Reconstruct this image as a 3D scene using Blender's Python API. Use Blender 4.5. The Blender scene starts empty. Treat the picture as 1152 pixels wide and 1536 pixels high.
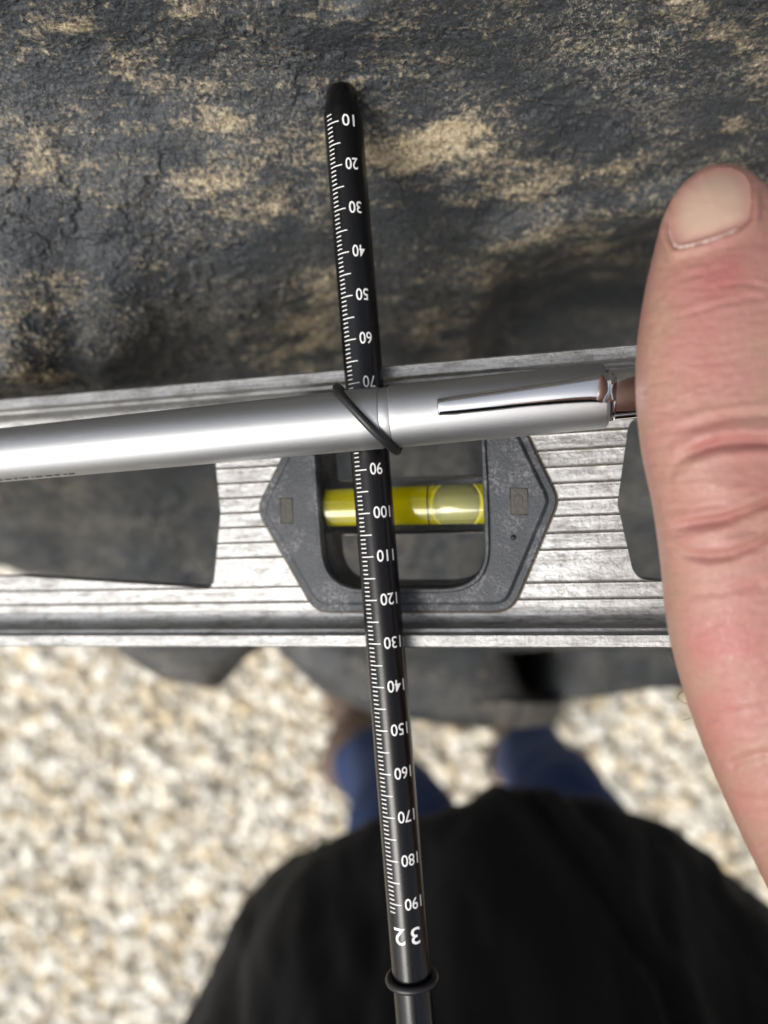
import bpy, bmesh, math, random
import numpy as np
from mathutils import Vector, Matrix, Quaternion
from mathutils.bvhtree import BVHTree
rad = math.radians
random.seed(7); rng = np.random.default_rng(7)
SC = bpy.context.scene; COL = SC.collection

# ------------------------------------------------------------------ camera, sky, sun
H = 1.40            # camera height above the gravel
F = 1120.0          # focal length in pixels of the 1152 x 1536 photograph
cam = bpy.data.cameras.new('camera'); camo = bpy.data.objects.new('camera', cam); COL.objects.link(camo)
camo.location = (0, 0, H); camo.rotation_euler = (0, 0, 0)
cam.sensor_fit = 'VERTICAL'; cam.sensor_height = 36.0; cam.sensor_width = 27.0
cam.lens = 36.0 * F / 1536.0
cam.clip_start = 0.005; cam.clip_end = 500
cam.dof.use_dof = True; cam.dof.focus_distance = 0.160; cam.dof.aperture_fstop = cam.lens / 3.7
SC.camera = camo

SUN = Vector((-0.50, -0.42, 0.76)).normalized()
w = bpy.data.worlds.new('World'); SC.world = w; w.use_nodes = True
nt = w.node_tree; nt.nodes.clear()
sky = nt.nodes.new('ShaderNodeTexSky'); sky.sky_type = 'NISHITA'; sky.sun_disc = False
sky.sun_elevation = math.asin(SUN.z); sky.sun_rotation = math.atan2(SUN.x, SUN.y)
sky.air_density = 1.0; sky.dust_density = 4.0; sky.ozone_density = 1.0
hs = nt.nodes.new('ShaderNodeHueSaturation'); hs.inputs['Saturation'].default_value = 0.35
bg = nt.nodes.new('ShaderNodeBackground'); bg.inputs['Strength'].default_value = 0.15
wo = nt.nodes.new('ShaderNodeOutputWorld')
nt.links.new(sky.outputs[0], hs.inputs['Color']); nt.links.new(hs.outputs[0], bg.inputs[0]); nt.links.new(bg.outputs[0], wo.inputs[0])
sl = bpy.data.lights.new('sun', 'SUN'); sl.energy = 1.6; sl.angle = rad(26); sl.color = (1.0, 0.955, 0.89)
so = bpy.data.objects.new('sun', sl); COL.objects.link(so); so.location = (0, 0, 5)
so.rotation_mode = 'QUATERNION'; so.rotation_quaternion = SUN.to_track_quat('Z', 'Y')
SC.view_settings.view_transform = 'Standard'; SC.view_settings.look = 'None'
SC.view_settings.exposure = 0.35; SC.view_settings.gamma = 1.0
SC.render.engine = 'CYCLES'; SC.cycles.use_denoising = True
SC.cycles.max_bounces = 6; SC.cycles.diffuse_bounces = 3; SC.cycles.glossy_bounces = 3; SC.cycles.transmission_bounces = 6; SC.cycles.transparent_max_bounces = 8

# ------------------------------------------------------------------ helpers
def at(px, py, d):
    return Vector(((px - 576) / F * d, (768 - py) / F * d, H - d))
def W(x, y, d): return Vector((x, y, H - d))

def mesh_obj(name, verts, faces, mat=None, parent=None, smooth=True, angle=None):
    me = bpy.data.meshes.new(name)
    me.from_pydata([tuple(v) for v in verts], [], [tuple(f) for f in faces]); me.validate(); me.update()
    return link_mesh(name, me, mat, parent, smooth, angle)
def link_mesh(name, me, mat=None, parent=None, smooth=True, angle=None):
    o = bpy.data.objects.new(name, me); COL.objects.link(o)
    if mat is not None and len(me.materials) == 0: me.materials.append(mat)
    if parent is not None: o.parent = parent
    if smooth:
        me.polygons.foreach_set('use_smooth', [True] * len(me.polygons))
        if angle: me.set_sharp_from_angle(angle=rad(angle))
    return o
def bm_obj(name, bm, mat=None, parent=None, smooth=True, angle=None):
    bmesh.ops.recalc_face_normals(bm, faces=bm.faces)
    me = bpy.data.meshes.new(name); bm.to_mesh(me); bm.free()
    return link_mesh(name, me, mat, parent, smooth, angle)
def empty(name, M=None):
    o = bpy.data.objects.new(name, None); COL.objects.link(o); o.empty_display_size = 0.02
    if M is not None: o.matrix_world = M
    return o
def tag(o, label, cat, group=None):
    o['label'] = label; o['category'] = cat
    if group: o['group'] = group
    return o
def frame(o, x, y, z):
    M = Matrix((x, y, z)).transposed().to_4x4(); M.translation = o; return M
def grid_faces(n, m, wrap=False):
    f = []
    for i in range(n - 1):
        for j in range(m if wrap else m - 1):
            a = i * m + j; b = i * m + (j + 1) % m
            f.append((a, b, b + m, a + m))
    return f
def tube(pts, radii, seg=16, cap=True, ups=None, flat=None):
    """tapered tube through 3D points -> verts, faces"""
    P = [Vector(p) for p in pts]; V = []; n = len(P); up = None
    for i in range(n):
        t = (P[min(i + 1, n - 1)] - P[max(i - 1, 0)]).normalized()
        if up is None:
            up = Vector((0, 0, 1)) if abs(t.z) < .9 else Vector((0, 1, 0))
        s = t.cross(up).normalized(); up = s.cross(t).normalized()
        r = radii[i] if hasattr(radii, '__len__') else radii
        for k in range(seg):
            a = 2 * math.pi * k / seg
            V.append(P[i] + s * (math.cos(a) * r) + up * (math.sin(a) * r * (flat or 1)))
    Fc = grid_faces(n, seg, True)
    if cap:
        Fc.append(tuple(range(seg))[::-1]); Fc.append(tuple(range((n - 1) * seg, n * seg)))
    return V, Fc
def closed_tube(pts, r, seg=12):
    P = [Vector(p) for p in pts]; n = len(P); V = []
    c = sum(P, Vector()) / n; up = (P[0] - c).normalized()
    for i in range(n):
        t = (P[(i + 1) % n] - P[i - 1]).normalized()
        s = t.cross(up).normalized(); up = s.cross(t).normalized()
        for k in range(seg):
            a = 2 * math.pi * k / seg; V.append(P[i] + s * (math.cos(a) * r) + up * (math.sin(a) * r))
    Fc = []
    for i in range(n):
        for k in range(seg):
            j = (i + 1) % n; Fc.append((i * seg + k, i * seg + (k + 1) % seg, j * seg + (k + 1) % seg, j * seg + k))
    return V, Fc
def spline(pts, n):
    """Catmull-Rom through rows of pts -> n rows"""
    A = np.array(pts, float); m = len(A); out = []
    for t in np.linspace(0, m - 1, n):
        i = min(int(t), m - 2); u = t - i
        p0, p1, p2, p3 = A[max(i - 1, 0)], A[i], A[i + 1], A[min(i + 2, m - 1)]
        out.append(.5 * ((2 * p1) + (-p0 + p2) * u + (2 * p0 - 5 * p1 + 4 * p2 - p3) * u * u + (-p0 + 3 * p1 - 3 * p2 + p3) * u ** 3))
    return np.array(out)
def round_poly(pts, r, n=6):
    """2D polygon with filleted corners (r may be a list)"""
    out = []; m = len(pts)
    for i in range(m):
        p = Vector(pts[i]); a = Vector(pts[i - 1]) - p; b = Vector(pts[(i + 1) % m]) - p
        rr = r[i] if hasattr(r, '__len__') else r
        la, lb = a.length, b.length; a.normalize(); b.normalize()
        ang = a.angle(b); k = min(rr / max(math.tan(ang / 2), 1e-6), la * .48, lb * .48)
        p1, p2 = p + a * k, p + b * k
        for j in range(n + 1):
            t = j / n; out.append(tuple((p1 * (1 - t) + p * t) * (1 - t) + (p * (1 - t) + p2 * t) * t))
    return out
def prism(poly, z0, z1):
    n = len(poly); V = [(x, y, z0) for x, y in poly] + [(x, y, z1) for x, y in poly]
    Fc = [tuple(range(n))[::-1], tuple(range(n, 2 * n))] + [(i, (i + 1) % n, n + (i + 1) % n, n + i) for i in range(n)]
    return V, Fc
def evaluated(o):
    dg = bpy.context.evaluated_depsgraph_get(); dg.update()
    return bpy.data.meshes.new_from_object(o.evaluated_get(dg))
def vnoise(P, seed=0):
    """value noise, P (n,3) -> (n,) in 0..1"""
    I = np.floor(P).astype(np.int64); f = P - I; f = f * f * (3 - 2 * f); r = 0
    for dx in (0, 1):
        for dy in (0, 1):
            for dz in (0, 1):
                h = (I[:, 0] + dx) * 374761393 + (I[:, 1] + dy) * 668265263 + (I[:, 2] + dz) * 2147483647 + seed * 974634777
                h = (h ^ (h >> 13)) * 1274126177; h = h & 0x7fffffff; h = (h ^ (h >> 16)) * 668265263 & 0x7fffffff
                v = (h % 65536) / 65535.0
                wgt = (f[:, 0] if dx else 1 - f[:, 0]) * (f[:, 1] if dy else 1 - f[:, 1]) * (f[:, 2] if dz else 1 - f[:, 2])
                r = r + v * wgt
    return r
def fbm(P, oct=5, seed=0, gain=.5):
    s = 0; a = 1; tot = 0; Q = P.copy()
    for o in range(oct):
        s = s + a * vnoise(Q, seed + o); tot += a; a *= gain; Q = Q * 2.03 + 17.3
    return s / tot
def sstep(a, b, x):
    t = np.clip((x - a) / (b - a), 0, 1); return t * t * (3 - 2 * t)

# ------------------------------------------------------------------ materials
class MAT:
    def __init__(s, name):
        s.m = bpy.data.materials.new(name); s.m.use_nodes = True; s.t = s.m.node_tree
        s.b = s.t.nodes['Principled BSDF']; s.out = s.t.nodes['Material Output']; s._co = None
    def n(s, typ, **kw):
        x = s.t.nodes.new(typ)
        for k, v in kw.items():
            if hasattr(x, k): setattr(x, k, v)
        return x
    def l(s, a, b): s.t.links.new(a, b)
    def co(s):
        if s._co is None: s._co = s.n('ShaderNodeTexCoord').outputs['Object']
        return s._co
    def map(s, scale, rot=(0, 0, 0)):
        m = s.n('ShaderNodeMapping'); m.inputs['Scale'].default_value = scale; m.inputs['Rotation'].default_value = rot
        s.l(s.co(), m.inputs[0]); return m.outputs[0]
    def noise(s, scale, detail=4, rough=.5, vec=None, dist=0):
        x = s.n('ShaderNodeTexNoise'); x.inputs['Scale'].default_value = scale; x.inputs['Detail'].default_value = detail
        x.inputs['Roughness'].default_value = rough; x.inputs['Distortion'].default_value = dist
        s.l(vec if vec is not None else s.co(), x.inputs['Vector']); return x.outputs['Fac']
    def vor(s, scale, feature='F1', vec=None, out='Distance'):
        x = s.n('ShaderNodeTexVoronoi', feature=feature); x.inputs['Scale'].default_value = scale
        s.l(vec if vec is not None else s.co(), x.inputs['Vector']); return x.outputs[out]
    def ramp(s, f, stops):
        r = s.n('ShaderNodeValToRGB'); e = r.color_ramp.elements
        while len(e) < len(stops): e.new(.5)
        for q, (p, c) in zip(e, stops):
            q.position = p; q.color = (c, c, c, 1) if not hasattr(c, '__len__') else (*c, 1)
        s.l(f, r.inputs[0]); return r.outputs[0]
    def mix(s, f, a, b, mode='MIX'):
        x = s.n('ShaderNodeMix', data_type='RGBA', blend_type=mode)
        for sock, v in ((x.inputs[0], f), (x.inputs[6], a), (x.inputs[7], b)):
            if hasattr(v, 'links'): s.l(v, sock)
            elif hasattr(v, '__len__'): sock.default_value = (*v[:3], 1)
            else: sock.default_value = v
        return x.outputs[2]
    def math(s, op, a, b=0.0):
        x = s.n('ShaderNodeMath', operation=op)
        for sock, v in ((x.inputs[0], a), (x.inputs[1], b)):
            if hasattr(v, 'links'): s.l(v, sock)
            else: sock.default_value = v
        return x.outputs[0]
    def attr(s, name):
        a = s.n('ShaderNodeAttribute'); a.attribute_name = name; return a
    def set(s, **kw):
        for k, v in kw.items():
            sock = s.b.inputs[k.replace('_', ' ')]
            if hasattr(v, 'links'): s.l(v, sock)
            elif hasattr(v, '__len__') and len(v) == 3 and sock.type == 'RGBA': sock.default_value = (*v, 1)
            else: sock.default_value = v
        return s
    def bump(s, h, strength=.3, dist=.001, prev=None):
        b = s.n('ShaderNodeBump'); b.inputs['Strength'].default_value = strength; b.inputs['Distance'].default_value = dist
        s.l(h, b.inputs['Height'])
        if prev is not None: s.l(prev, b.inputs['Normal'])
        s.l(b.outputs[0], s.b.inputs['Normal']); return b.outputs[0]

def m_rubber():
    m = MAT('weathered_rubber')
    d = m.attr('dust_shade').outputs['Fac']
    n1 = m.noise(330, 6, .65); n2 = m.noise(1400, 3, .6)
    strk = m.noise(1, 6, .65, vec=m.map((70, 800, 330), (0, 0, .16)), dist=.6)
    n3 = m.noise(850, 5, .7)
    mask = m.math('ADD', d, m.math('MULTIPLY', m.math('SUBTRACT', n1, .5), 1.1))
    mask = m.math('ADD', mask, m.math('MULTIPLY', m.math('SUBTRACT', strk, .5), 1.35))
    mask = m.math('ADD', mask, m.math('MULTIPLY', m.math('SUBTRACT', n3, .5), 1.8))
    mask = m.ramp(mask, [(.30, .0), (.55, .30), (.80, .60), (1.0, .95)])
    base = m.mix(m.ramp(n2, [(.3, 0), (.7, 1)]), (.012, .014, .016), (.070, .077, .083))
    base = m.mix(m.ramp(m.noise(60, 4, .6), [(.4, 0), (.65, .7)]), base, (.030, .034, .039))
    sand = m.mix(m.ramp(n3, [(.3, 0), (.7, 1)]), (.16, .125, .065), (.66, .55, .37))
    m.set(Base_Color=m.mix(mask, base, sand))
    m.set(Roughness=m.ramp(mask, [(0, .42), (.6, .9)]), Specular_IOR_Level=.5)
    cr = m.n('ShaderNodeTexVoronoi', feature='DISTANCE_TO_EDGE'); cr.inputs['Scale'].default_value = 1
    wv = m.n('ShaderNodeVectorMath', operation='ADD')
    m.l(m.map((150, 260, 200), (0, 0, .3)), wv.inputs[0])
    nn = m.n('ShaderNodeTexNoise'); nn.inputs['Scale'].default_value = 420; nn.inputs['Detail'].default_value = 4; m.l(m.co(), nn.inputs['Vector'])
    sc = m.n('ShaderNodeVectorMath', operation='SCALE'); sc.inputs['Scale'].default_value = 2.2; m.l(nn.outputs['Color'], sc.inputs[0])
    m.l(sc.outputs[0], wv.inputs[1]); m.l(wv.outputs[0], cr.inputs['Vector'])
    crk = m.ramp(cr.outputs['Distance'], [(0, 0), (.06, 1)])
    rimw = m.math('MULTIPLY', m.ramp(cr.outputs['Distance'], [(.03, 0), (.07, 1), (.14, 0)]), m.ramp(m.noise(38, 4, .6), [(.45, 0), (.62, .8)]))
    rimw = m.math('MULTIPLY', rimw, m.ramp(n3, [(.42, 0), (.58, 1)]))
    m.set(Base_Color=m.mix(rimw, m.mix(mask, base, sand), (.50, .45, .35)))
    crk = m.mix(m.ramp(m.noise(45, 3), [(.48, 0), (.6, 1)]), crk, (1, 1, 1))
    hgt = m.math('ADD', m.math('MULTIPLY', crk, .35), m.math('ADD', m.math('MULTIPLY', m.noise(700, 5, .7), .75), m.math('MULTIPLY', strk, .5)))
    m.bump(hgt, .75, .0008)
    return m.m
def m_alu(name, groove=False, lip=False):
    m = MAT(name)
    br = m.noise(1, 4, .6, vec=m.map((14, 1500, 1500)))
    blot = m.noise(70, 5, .65); fine = m.noise(1600, 3, .7)
    spk = m.ramp(m.noise(900, 5, .75), [(.30, 1), (.44, 0)])
    spk = m.math('MULTIPLY', spk, m.ramp(m.noise(26, 3), [(.40, .25), (.58, 1)]))
    col = m.mix(m.ramp(br, [(.3, 0), (.7, 1)]), (.30, .30, .297), (.60, .60, .595))
    col = m.mix(m.ramp(blot, [(.38, .0), (.62, .55)]), col, (.36, .355, .345))
    col = m.mix(m.ramp(m.noise(1, 6, .75, vec=m.map((110, 420, 420))), [(.48, 0), (.66, .85)]), col, (.17, .165, .15))
    if lip: col = m.mix(m.ramp(m.noise(620, 6, .75), [(.44, 0), (.64, .6)]), col, (.26, .265, .27))
    col = m.mix(spk, col, (.10, .09, .075))
    rr = m.ramp(m.mix(.5, br, blot), [(.35, .36), (.65, .60)])
    met = m.math('SUBTRACT', 1.0, m.math('MULTIPLY', spk, .8))
    if groove:
        col = m.mix(m.ramp(fine, [(.35, 0), (.7, 1)]), (.10, .085, .065), (.26, .24, .20)); met = .45; rr = .7
    m.set(Base_Color=col, Metallic=met, Roughness=rr)
    b = m.bump(br, .22, .0003)
    m.bump(m.noise(1100 if lip else 700, 5, .7), .6 if lip else .55, .0004, b)
    return m.m
def m_pen():
    m = MAT('satin_silver_lacquer')
    f = m.noise(4200, 2, .6)
    sc = m.ramp(m.noise(1, 3, .5, vec=m.map((70, 1600, 1600), (0, 0, .05))), [(.70, 0), (.76, 1)])
    m.set(Base_Color=m.mix(sc, m.mix(f, (.40, .405, .41), (.50, .505, .51)), (.68, .68, .68)), Metallic=1.0, Roughness=m.ramp(f, [(.3, .42), (.7, .52)]))
    m.bump(f, .25, .0002)
    return m.m
def m_simple(name, col, rough=.5, metal=0, spec=.5, bump=None, var=None):
    m = MAT(name); c = col
    if var: c = m.mix(m.noise(var[0], 4, .6), tuple(x * var[1] for x in col), tuple(min(1, x * var[2]) for x in col))
    m.set(Base_Color=c, Roughness=rough, Metallic=metal, Specular_IOR_Level=spec)
    if bump: m.bump(m.noise(bump[0], 4, .6), bump[1], bump[2])
    return m.m
def m_rod():
    m = MAT('black_anodised_rod')
    br = m.noise(1, 4, .6, vec=m.map((500, 9, 500)))
    d = m.ramp(m.noise(1500, 4, .7), [(.66, 0), (.80, 1)])
    m.set(Base_Color=m.mix(d, (.003, .003, .0035), (.07, .066, .06)), Roughness=m.ramp(br, [(.3, .20), (.7, .29)]), Specular_IOR_Level=.36)
    m.bump(m.noise(2600, 3, .6), .10, .0002)
    return m.m
def m_plastic():
    m = MAT('scuffed_black_plastic')
    g = m.vor(1500, 'SMOOTH_F1')
    sc = m.ramp(m.noise(1300, 5, .75), [(.46, 0), (.66, 1)])
    sc = m.math('MULTIPLY', sc, m.ramp(m.noise(95, 4, .6), [(.46, .08), (.64, 1)]))
    m.set(Base_Color=m.mix(sc, m.mix(m.noise(160, 4), (.020, .023, .028), (.044, .049, .057)), (.26, .265, .27)), Roughness=.52, Specular_IOR_Level=.5)
    b = m.bump(m.vor(2600, 'SMOOTH_F1'), .30, .0003); m.bump(m.noise(500, 5, .7), .25, .0004, b)
    return m.m
def m_skin():
    m = MAT('skin')
    red = m.attr('red').outputs['Fac']
    mot = m.noise(160, 5, .65); fine = m.noise(1100, 3, .6)
    col = m.mix(red, (.345, .205, .150), (.36, .130, .118))
    col = m.mix(m.ramp(mot, [(.40, 0), (.62, .7)]), col, (.375, .180, .158))
    col = m.mix(m.ramp(fine, [(.35, .22), (.6, 0)]), col, (.25, .10, .085))
    m.set(Base_Color=col, Roughness=.43, Specular_IOR_Level=.45, Subsurface_Weight=.15, Subsurface_Scale=.003)
    m.b.inputs['Subsurface Radius'].default_value = (1, .35, .2)
    cell = m.n('ShaderNodeTexVoronoi', feature='DISTANCE_TO_EDGE'); cell.inputs['Scale'].default_value = 1
    wv = m.n('ShaderNodeVectorMath', operation='ADD'); m.l(m.map((1400, 900, 1100), (0, 0, .4)), wv.inputs[0])
    nn = m.n('ShaderNodeTexNoise'); nn.inputs['Scale'].default_value = 700; m.l(m.co(), nn.inputs['Vector']); m.l(nn.outputs['Color'], wv.inputs[1])
    m.l(wv.outputs[0], cell.inputs['Vector'])
    hgt = m.math('ADD', m.math('MULTIPLY', m.ramp(cell.outputs['Distance'], [(0, 0), (.12, 1)]), .12), m.math('ADD', m.math('MULTIPLY', m.noise(1, 4, .6, vec=m.map((220, 900, 500), (0, 0, .25))), .35), m.math('MULTIPLY', mot, .3)))
    m.bump(hgt, .7, .0005)
    return m.m
def m_nail():
    m = MAT('fingernail')
    e = m.attr('edge').outputs['Fac']
    m.set(Base_Color=m.mix(e, (.47, .325, .25), (.40, .19, .165)), Roughness=.33, Specular_IOR_Level=.5, Subsurface_Weight=.15, Subsurface_Scale=.002)
    m.bump(m.noise(1, 3, .5, vec=m.map((900, 120, 300), (0, 0, -.1))), .12, .0003)
    return m.m
def m_cloth(name, c0, c1, weave=900, rough=.85):
    m = MAT(name)
    m.set(Base_Color=m.mix(m.noise(9, 4, .6), c0, c1), Roughness=rough, Specular_IOR_Level=.25, Sheen_Weight=.04)
    b = m.bump(m.noise(14, 4, .55), .35, .02); m.bump(m.noise(weave, 2), .3, .0015, b)
    return m.m
def m_stone():
    m = MAT('limestone_gravel')
    c = m.attr('tint')
    m.set(Base_Color=m.mix(m.ramp(m.noise(60, 4, .6), [(.3, 0), (.8, .5)]), c.outputs['Color'], (.74, .70, .61)), Roughness=.85)
    m.bump(m.noise(140, 4), .4, .003); return m.m
def m_ground():
    m = MAT('gravel_bed')
    v = m.vor(55, out='Color')
    m.set(Base_Color=m.mix(v, m.mix(m.noise(9, 4), (.42, .37, .28), (.54, .48, .38)), (.66, .61, .51)), Roughness=.95)
    m.bump(m.vor(55), .8, .02); return m.m
def m_vial(name, tint, diff):
    m = MAT(name); m.t.nodes.remove(m.b)
    g = m.n('ShaderNodeBsdfGlass'); g.inputs['IOR'].default_value = 1.40; g.inputs['Color'].default_value = (*tint, 1); g.inputs['Roughness'].default_value = .02
    tl = m.n('ShaderNodeBsdfTranslucent'); tl.inputs['Color'].default_value = (.90, .86, .03, 1)
    df = m.n('ShaderNodeBsdfDiffuse'); df.inputs['Color'].default_value = (.86, .80, .02, 1)
    a = m.n('ShaderNodeMixShader'); a.inputs[0].default_value = .5; m.l(tl.outputs[0], a.inputs[1]); m.l(df.outputs[0], a.inputs[2])
    b = m.n('ShaderNodeMixShader'); b.inputs[0].default_value = diff; m.l(g.outputs[0], b.inputs[1]); m.l(a.outputs[0], b.inputs[2])
    m.l(b.outputs[0], m.out.inputs[0]); return m.m
def m_clear(name, tint=(1, 1, 1), ior=1.45, body=.0):
    """clear moulded tube: fresnel gloss over see-through"""
    m = MAT(name); m.t.nodes.remove(m.b)
    tr = m.n('ShaderNodeBsdfTransparent'); tr.inputs['Color'].default_value = (*tint, 1)
    gl = m.n('ShaderNodeBsdfGlossy'); gl.inputs['Roughness'].default_value = .06; gl.inputs['Color'].default_value = (1, 1, 1, 1)
    fr = m.n('ShaderNodeFresnel'); fr.inputs['IOR'].default_value = ior
    a = m.n('ShaderNodeMixShader'); m.l(fr.outputs[0], a.inputs[0]); m.l(tr.outputs[0], a.inputs[1]); m.l(gl.outputs[0], a.inputs[2])
    if body:
        df = m.n('ShaderNodeBsdfDiffuse'); df.inputs['Color'].default_value = (.40, .42, .30, 1)
        c = m.n('ShaderNodeMixShader'); c.inputs[0].default_value = body; m.l(a.outputs[0], c.inputs[1]); m.l(df.outputs[0], c.inputs[2]); a = c
    m.l(a.outputs[0], m.out.inputs[0]); return m.m

RUB = m_rubber(); ALU = m_alu('brushed_aluminium'); ALUL = m_alu('scuffed_aluminium_edge', lip=True); ALUG = m_alu('grimy_groove', groove=True)
PEN = m_pen(); CHROME = m_simple('chrome', (.82, .82, .83), .045, 1.0)
ROD = m_rod(); PRINT = m_simple('white_print', (.80, .80, .79), .55); PLA = m_plastic()
RING = m_simple('black_rubber_ring', (.007, .007, .008), .42, bump=(900, .2, .0003), var=(700, .7, 1.8))
BLACK = m_simple('black_print', (.01, .01, .01), .5); GRIME = m_simple('grime_print', (.036, .033, .027), .6, var=(1500, .5, 2.4), bump=(900, .5, .0003))
SKIN = m_skin(); NAIL = m_nail(); CUT = m_simple('dry_cuticle', (.72, .58, .52), .6, bump=(2500, .6, .0003), var=(900, .8, 1.15))
HAIR = m_simple('dark_hair', (.10, .07, .05), .5)
JACK = m_cloth('black_fleece', (.0022, .0022, .0027), (.005, .005, .006)); JEAN = m_cloth('blue_denim', (.005, .022, .085), (.011, .042, .150))
BOOT = m_simple('brown_leather', (.12, .08, .06), .6, bump=(60, .3, .004), var=(20, .7, 1.3)); SOLE = m_simple('dark_sole', (.03, .028, .025), .8)
STONE = m_stone(); GROUND = m_ground()
VIALF = m_vial('yellow_vial_fluid', (.97, .93, .12), .55); VIALC = m_clear('clear_vial_tube', (.97, .96, .80)); BUB = m_clear('air_bubble', (.80, .82, .66), 1.7, .34)

# ------------------------------------------------------------------ ground and gravel
g = mesh_obj('ground', [(-150, -150, 0), (150, -150, 0), (150, 150, 0), (-150, 150, 0)], [(0, 1, 2, 3)], GROUND); g['kind'] = 'structure'
def gravel():
    bm = bmesh.new(); bmesh.ops.create_icosphere(bm, subdivisions=1, radius=1)
    bv = np.array([v.co[:] for v in bm.verts]); bf = np.array([[v.index for v in f.verts] for f in bm.faces]); bm.free()
    n = 30000; k = len(bv)
    x = rng.uniform(-1.15, 1.15, n); y = rng.uniform(-1.35, .35, n)
    s = rng.lognormal(math.log(.0088), .33, n); s = np.clip(s, .004, .022)
    V = np.repeat(bv[None], n, 0)
    V = V * (1 + .38 * (rng.random((n, k, 1)) - .5))
    V = V * (s[:, None, None] * np.stack([rng.uniform(.8, 1.5, n), rng.uniform(.7, 1.1, n), rng.uniform(.5, .85, n)], 1)[:, None])
    a = rng.uniform(0, 6.283, n); c, sn = np.cos(a)[:, None], np.sin(a)[:, None]
    t = rng.normal(0, .35, n); ct, st = np.cos(t)[:, None], np.sin(t)[:, None]
    X, Y, Z = V[..., 0], V[..., 1], V[..., 2]
    X, Z = X * ct - Z * st, X * st + Z * ct
    X, Y = X * c - Y * sn, X * sn + Y * c
    z = s * .35 + rng.uniform(0, .008, n)
    V = np.stack([X + x[:, None], Y + y[:, None], Z + z[:, None]], -1).reshape(-1, 3)
    Fc = (bf[None] + (np.arange(n) * k)[:, None, None]).reshape(-1, 3)
    me = bpy.data.meshes.new('gravel'); me.vertices.add(len(V)); me.vertices.foreach_set('co', V.ravel())
    me.loops.add(Fc.size); me.loops.foreach_set('vertex_index', Fc.ravel())
    me.polygons.add(len(Fc)); me.polygons.foreach_set('loop_start', np.arange(len(Fc)) * 3); me.update(calc_edges=True)
    pal = np.array([(.80, .78, .72), (.72, .67, .58), (.60, .50, .35), (.48, .47, .44), (.86, .85, .82), (.66, .54, .36), (.36, .32, .26)])
    ci = rng.choice(len(pal), n, p=[.22, .19, .15, .12, .16, .08, .08])
    C = pal[ci] * np.array([1.10, 1.08, 1.01]) * rng.uniform(.8, 1.12, (n, 1)); C = np.clip(np.concatenate([C, np.ones((n, 1))], 1), 0, 1)
    at_ = me.color_attributes.new('tint', 'FLOAT_COLOR', 'POINT'); at_.data.foreach_set('color', np.repeat(C, k, 0).ravel())
    o = link_mesh('gravel', me, STONE, None, False)
    o['kind'] = 'stuff'; o['label'] = 'cream and white limestone gravel covering the ground'; o['category'] = 'gravel'
gravel()

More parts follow.
